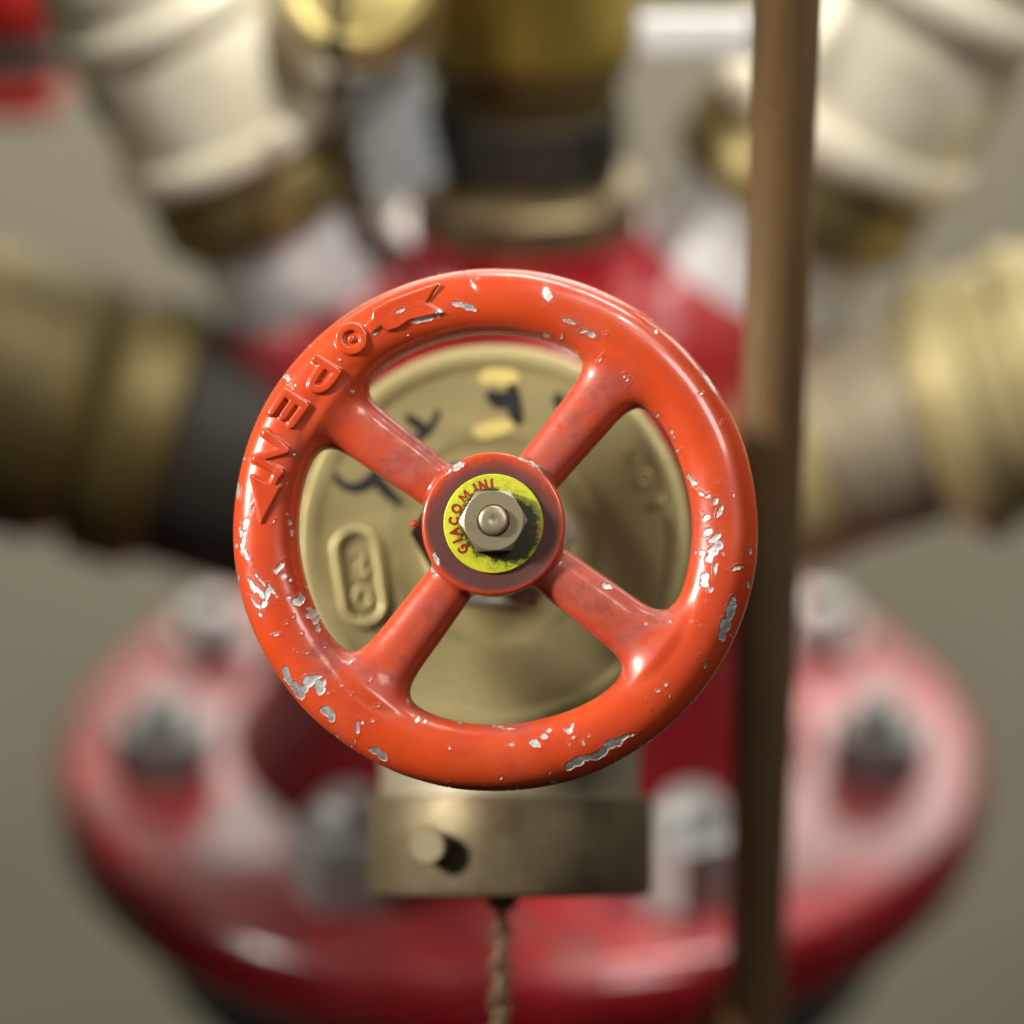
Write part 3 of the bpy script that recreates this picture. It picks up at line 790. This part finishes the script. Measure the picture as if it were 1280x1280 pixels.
k0 = P(424, -40, .078); k1 = P(420, 60, .081); k2 = P(432, 170, .093); k3 = P(452, 260, .106); k4 = P(476, 345, .112)
chain('cap_chain', [k0, k1, k2, k3, k4], 0.0060, 0.00065, 0.0018, M_darkchain, 'dark brass chain hanging between the upper left coupling and the centre pipe')

# ================================================================== FIRE MANIFOLD (red body, flange, arms)
F0 = P(650, 914, .19)
FM = Matrix.Translation(F0)
BX = F0.x
man = empty('pipe_manifold', FM, 'glossy red pipe manifold with bolted round flange and angled outlet arms', 'manifold')
fl_prof = [(0, -.021), (.090, -.021), (.0955, -.0195), (.0987, -.0150), (.0987, -.0050), (.0965, -.0015), (.0925, 0), (0.06, 0.0006), (0, 0.0006)]
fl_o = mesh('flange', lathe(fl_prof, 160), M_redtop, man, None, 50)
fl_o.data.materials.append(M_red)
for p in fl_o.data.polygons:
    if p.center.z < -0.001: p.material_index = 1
bp = [(.062, .0), (.060, .003), (.0565, .008), (.054, .016), (.052, .035), (.0525, .05), (.0535, .065), (.0525, .078), (.048, .09), (.041, .099), (.033, .105), (.0265, .109), (.0255, .116), (0, .116)]
mesh('body', lathe(bp, 128), M_red, man, None, 60)
# hexagon bolts round the flange
def make_bolt(x, y, hh, rc, m):
    rz = random.uniform(0, 1)
    b = mesh('bolt', lathe([(0, 0), (rc * .52, 0), (rc * .52, hh + .0045), (rc * .44, hh + .006), (0, hh + .006)], 24), m, man, Matrix.Translation((x, y, 0.0)), 30)
    mesh('nut', hexnut(rc, .0006, hh, rc * .53, .98, rz), m, b, None, 25)
    return b
for an, rb, hh, rc, m in ((-63, .074, .0155, .0118, M_zinc), (-117, .074, .0155, .0118, M_zinc), (-13, .0765, .011, .0104, M_dimzinc), (-167, .0765, .011, .0104, M_dimzinc),
                       (31, .0785, .005, .0100, M_zinc), (150, .0785, .005, .0100, M_zinc), (72, .0785, .005, .0100, M_zinc), (108, .0785, .005, .0100, M_zinc)):
    make_bolt(rb * math.cos(R(an)), rb * math.sin(R(an)), hh, rc, m)

def arm_frame(tilt, base, lean=0.0):
    """frame with z along an arm leaning sideways by tilt from vertical (world), starting at base"""
    d = Vector((math.sin(R(tilt)) * math.cos(R(lean)), math.sin(R(tilt)) * math.sin(R(lean)) if False else math.sin(R(lean)), math.cos(R(tilt)) * math.cos(R(lean))))
    return frame(base, d, Vector((0, 1, 0)))

UL0, UR0 = P(300, 176, .132), P(1040, 158, .134)       # where the upper couplings end below
aUL = arm_frame(-24, UL0); aUR = arm_frame(29, UR0)
aL = arm_frame(-71, P(95, 510, .150)); aR = arm_frame(70, P(1172, 515, .145))
IM = FM.inverted()
mesh('arm', lathe([(.0198, -.033), (.0215, -.0345), (.0225, -.040), (.024, -.05), (.026, -.075), (0, -.08)], 64), M_arm, man, IM @ aUL, 50)
mesh('arm', lathe([(.0198, -.033), (.0215, -.0345), (.0225, -.040), (.024, -.05), (.026, -.075), (0, -.08)], 64), M_arm, man, IM @ aUR, 50)
mesh('arm', lathe([(.018, -.030), (.0215, -.032), (.023, -.040), (.025, -.06), (.027, -.09), (0, -.095)], 64), M_arm, man, IM @ aL, 50)
mesh('arm', lathe([(.018, -.030), (.0205, -.032), (.022, -.040), (.024, -.06), (.026, -.085), (0, -.09)], 64), M_arm, man, IM @ aR, 50)
# dark pipe carrying the manifold
st = empty('standpipe', Matrix.Translation(F0 + Vector((0, 0, -.022))), 'dark slate blue pipe flange under the red manifold', 'pipe')
mesh('lower_flange', lathe([(0, -.002), (.078, -.002), (.080, -.004), (.080, -.022), (.078, -.024), (0, -.024)], 96), M_slate, st, None, 40)
mesh('pipe', lathe([(0, -.024), (.056, -.024), (.056, -.5), (0, -.5)], 96), M_slate, st, None, 40)

# ================================================================== COUPLINGS on the arms
def lobed(nl, amt):
    return lambda a, r, z: 1 + amt * (0.5 + 0.5 * math.cos(nl * a)) ** 3
def coupling(aM, label, mats, sc=1.0, cap_len=.052, rk=1.0, rl=.0138, gk=1.0, holes=(), ribs=(), seam=None):
    o = empty('hose_coupling', aM, label, 'coupling', 'hose couplings on the manifold arms')
    mc, mr_, mw_ = mats
    zb = -.0032 - rl
    mesh('gasket_ring', lathe([(.010, zb - .020), (.0196 * gk, zb - .020), (.0202 * gk, zb - .019), (.0202 * gk, zb + .0005), (.010, zb + .0005)], 80), mw_, o, None, 30, sc)
    mesh('locking_ring', lathe([(.010, zb), (.0222 * rk, zb), (.0240 * rk, zb + .0015), (.0244 * rk, zb + .004), (.0244 * rk, -.0062), (.0236 * rk, -.0040), (.0215 * rk, -.0032), (.010, -.0032)], 80), mr_, o, None, 40, sc)
    if seam: mesh('seam', lathe([(.010, -.0036), (.0206, -.0036), (.0206, -.0030), (.010, -.0030)], 64), seam, o, None, 30, sc)
    for zr in ribs: mesh('rib', lathe([(.024, zr - .0035), (.0262, zr - .0030), (.0268, zr - .0015), (.0268, zr + .0015), (.0262, zr + .0030), (.024, zr + .0035)], 80), mc, o, None, 40, sc)
    b = mesh('cap', lathe([(.010, -.0034), (.0208, -.0034), (.0225, -.0018), (.0240, .001), (.0246, .004), (.0246, .040), (.0243, .0405), (.0243, .0415), (.0246, .042), (.0243, cap_len - .004), (.0225, cap_len), (0, cap_len)], 96), mc, o, None, 40, sc)
    for an, zz in holes:
        mesh('spanner_hole', lathe([(.0022, 0), (.0040, 0), (.0040, .0007), (.0022, .0007), (.0022, 0)], 24), M_bronze, o,
             Matrix.Rotation(R(an), 4, 'Z') @ Matrix.Translation((.0245 * sc, 0, zz * sc)) @ Matrix.Rotation(R(90), 4, 'Y'), 40, sc)
    return o
coupling(aUL, 'pale brass hose coupling cap on the upper left arm above the handwheel', (M_pale, M_collar, M_silver), .93, ribs=(.0032, .034), holes=((-150, .022),))
coupling(aUR, 'pale brass hose coupling cap on the upper right arm behind the copper pipe', (M_pale, M_collar, M_silver), 1.08, ribs=(.0032, .034))
coupling(aL, 'dark olive brass hose coupling with black ring at the left edge', (M_dull, M_dull, M_black), 1.18, gk=1.08)
cr = coupling(aR, 'tan brass hose coupling with a dark marker spot at the right edge', (M_tan, M_greytan, M_tan), 1.05, rk=.84, rl=.020, gk=1.05, ribs=(.0045, .0205), seam=M_black)
iR = aR.inverted(); dd = .05
while dd < .25:
    q = iR @ P(1268, 366, dd)
    if math.hypot(q.x, q.y) < .0246 * 1.05: break
    dd += .0005
Mq = frame(q, Vector((q.x, q.y, 0)), Vector((0, 0, 1)))
mesh('marker_spot', lathe([(0, .0008), (.0030, .0007), (.0042, .0003), (.0046, -.002), (0, -.002)], 24, lambda a, r, z: 1 + .25 * math.sin(3 * a)), M_marker, cr, Mq, 60)

# centre fitting on top of the body
TM = Matrix.Translation(F0 + Vector((.0012, 0, .116)))
top = empty('centre_fitting', TM, 'tall dark yellow brass fitting with black band standing on the manifold top', 'fitting')
mesh('base_ring', lathe([(.012, 0), (.0222, 0), (.0232, .001), (.0232, .008), (.0222, .0092), (.0188, .010), (.0188, .0125), (.012, .0125)], 96), M_bronze, top, None, 30)
mesh('black_band', lathe([(.010, .0125), (.0190, .0125), (.0195, .0132), (.0195, .0250), (.0190, .0256), (.010, .0256)], 96), M_black, top, None, 30)
mesh('neck', lathe([(.010, .0256), (.0182, .0256), (.0186, .027), (.0186, .031), (.0205, .0325), (.0205, .036), (.010, .036)], 96), M_dull, top, None, 30)
mesh('barrel', lathe([(.010, .036), (.0205, .036), (.0218, .038), (.0218, .080), (0, .080)], 96), M_yellow_brass, top, None, 30)

# hanging brass cap behind the chain, ribbed sleeve
hc_p = P(448, -22, .100)
hc = empty('chained_cap', frame(hc_p, -V * .93 + U * .2 + RX * -.1, U), 'round yellow brass cap hanging behind the upper chain', 'cap')
mesh('disc', lathe([(0, .004), (.010, .004), (.0112, .0034), (.0122, .004), (.0138, .004), (.0146, .003), (.0148, .0015), (.0148, -.009), (.014, -.010), (0, -.010)], 80), M_cream, hc, None, 30)
rs0, rs1 = P(462, 78, .118), P(494, 236, .126)
zl = (rs1 - rs0).length
rp_ = [(0, 0)]
nr = 9
for i in range(nr):
    z0 = zl * i / nr; dz = zl / nr
    rp_ += [(.0080, z0 + .05 * dz), (.0097, z0 + .3 * dz), (.0099, z0 + .55 * dz), (.0080, z0 + .95 * dz)]
rp_ += [(0, zl)]
rs = empty('ribbed_sleeve', frame(rs0, rs1 - rs0, V), 'pale grey ribbed sleeve beside the centre fitting', 'hose')
mesh('sleeve', lathe(rp_, 48), M_sleeve, rs, None, 60)

# ================================================================== COPPER PIPE in front on the right
pr = .0057
pc = P(963, 640, .062)
pp = empty('copper_pipe', Matrix.Translation(pc - Vector((0, 0, .5))), 'thin upright brown copper pipe right of the handwheel', 'pipe')
mesh('pipe', lathe([(pr - .001, 0), (pr, 0), (pr, .98), (pr - .001, .98)], 48), M_copper, pp, None, 40)

# ================================================================== things on the wall behind
def wallbox(name, px0, px1, py0, py1, d, depth, m, label, cat, b=.004):
    a, c = P(px0, py0, d), P(px1, py1, d)
    zc = (a.z + c.z) / 2; yc = (a.y + c.y) / 2
    h = abs(a.z - c.z) ; 
    o = empty(name, Matrix.Translation(((a.x + c.x) / 2, yc, zc)), label, cat)
    wd = c.x - a.x
    return o, wd, h
o, wd, h = wallbox('white_tag', 796, 985, 16, 78, .098, .03, M_white, 'blank white plastic tag hanging beside the upper right coupling', 'tag')
mesh('plate', bevel_box(-wd / 2, wd / 2, -.0012, .0012, -h / 2, h / 2, .0010), M_white, o)
mesh('strap', bevel_box(wd / 2 - .006, wd / 2 - .002, -.0030, -.00125, -h / 2 - .002, h / 2 + .03, .0004), M_white, o)
o, wd, h = wallbox('red_casing', -120, 78, 66, 122, .22, .03, M_bright_red, 'bright red casing at the top left corner behind the upper left coupling', 'casing')
mesh('band', bevel_box(-wd / 2, wd / 2, -.02, .02, -h / 2, h / 2, .003), M_bright_red, o)
mesh('dark_rim', bevel_box(-wd / 2, wd / 2 + .001, -.0195, .02, h / 2 + .0002, h / 2 + .004, .001), M_black, o)
mesh('red_knob', lathe(rbox(.013, .0, .02, .006), 48), M_bright_red, o, Matrix.Translation((wd / 2 - .010, .005, h / 2 + .0045)), 40)
o, wd, h = wallbox('red_casing', 1200, 1340, -30, 48, .20, .03, M_redtop, 'faded red casing at the top right corner behind the upper right coupling', 'casing')
mesh('shell', bevel_box(-wd / 2, wd / 2, -.02, .02, -h / 2, h / 2, .006), M_redtop, o)
mesh('grey_foot', bevel_box(-wd / 2 - .006, wd / 2, -.018, .018, -h / 2 - .0080, -h / 2 - .0002, .002), M_silver, o)
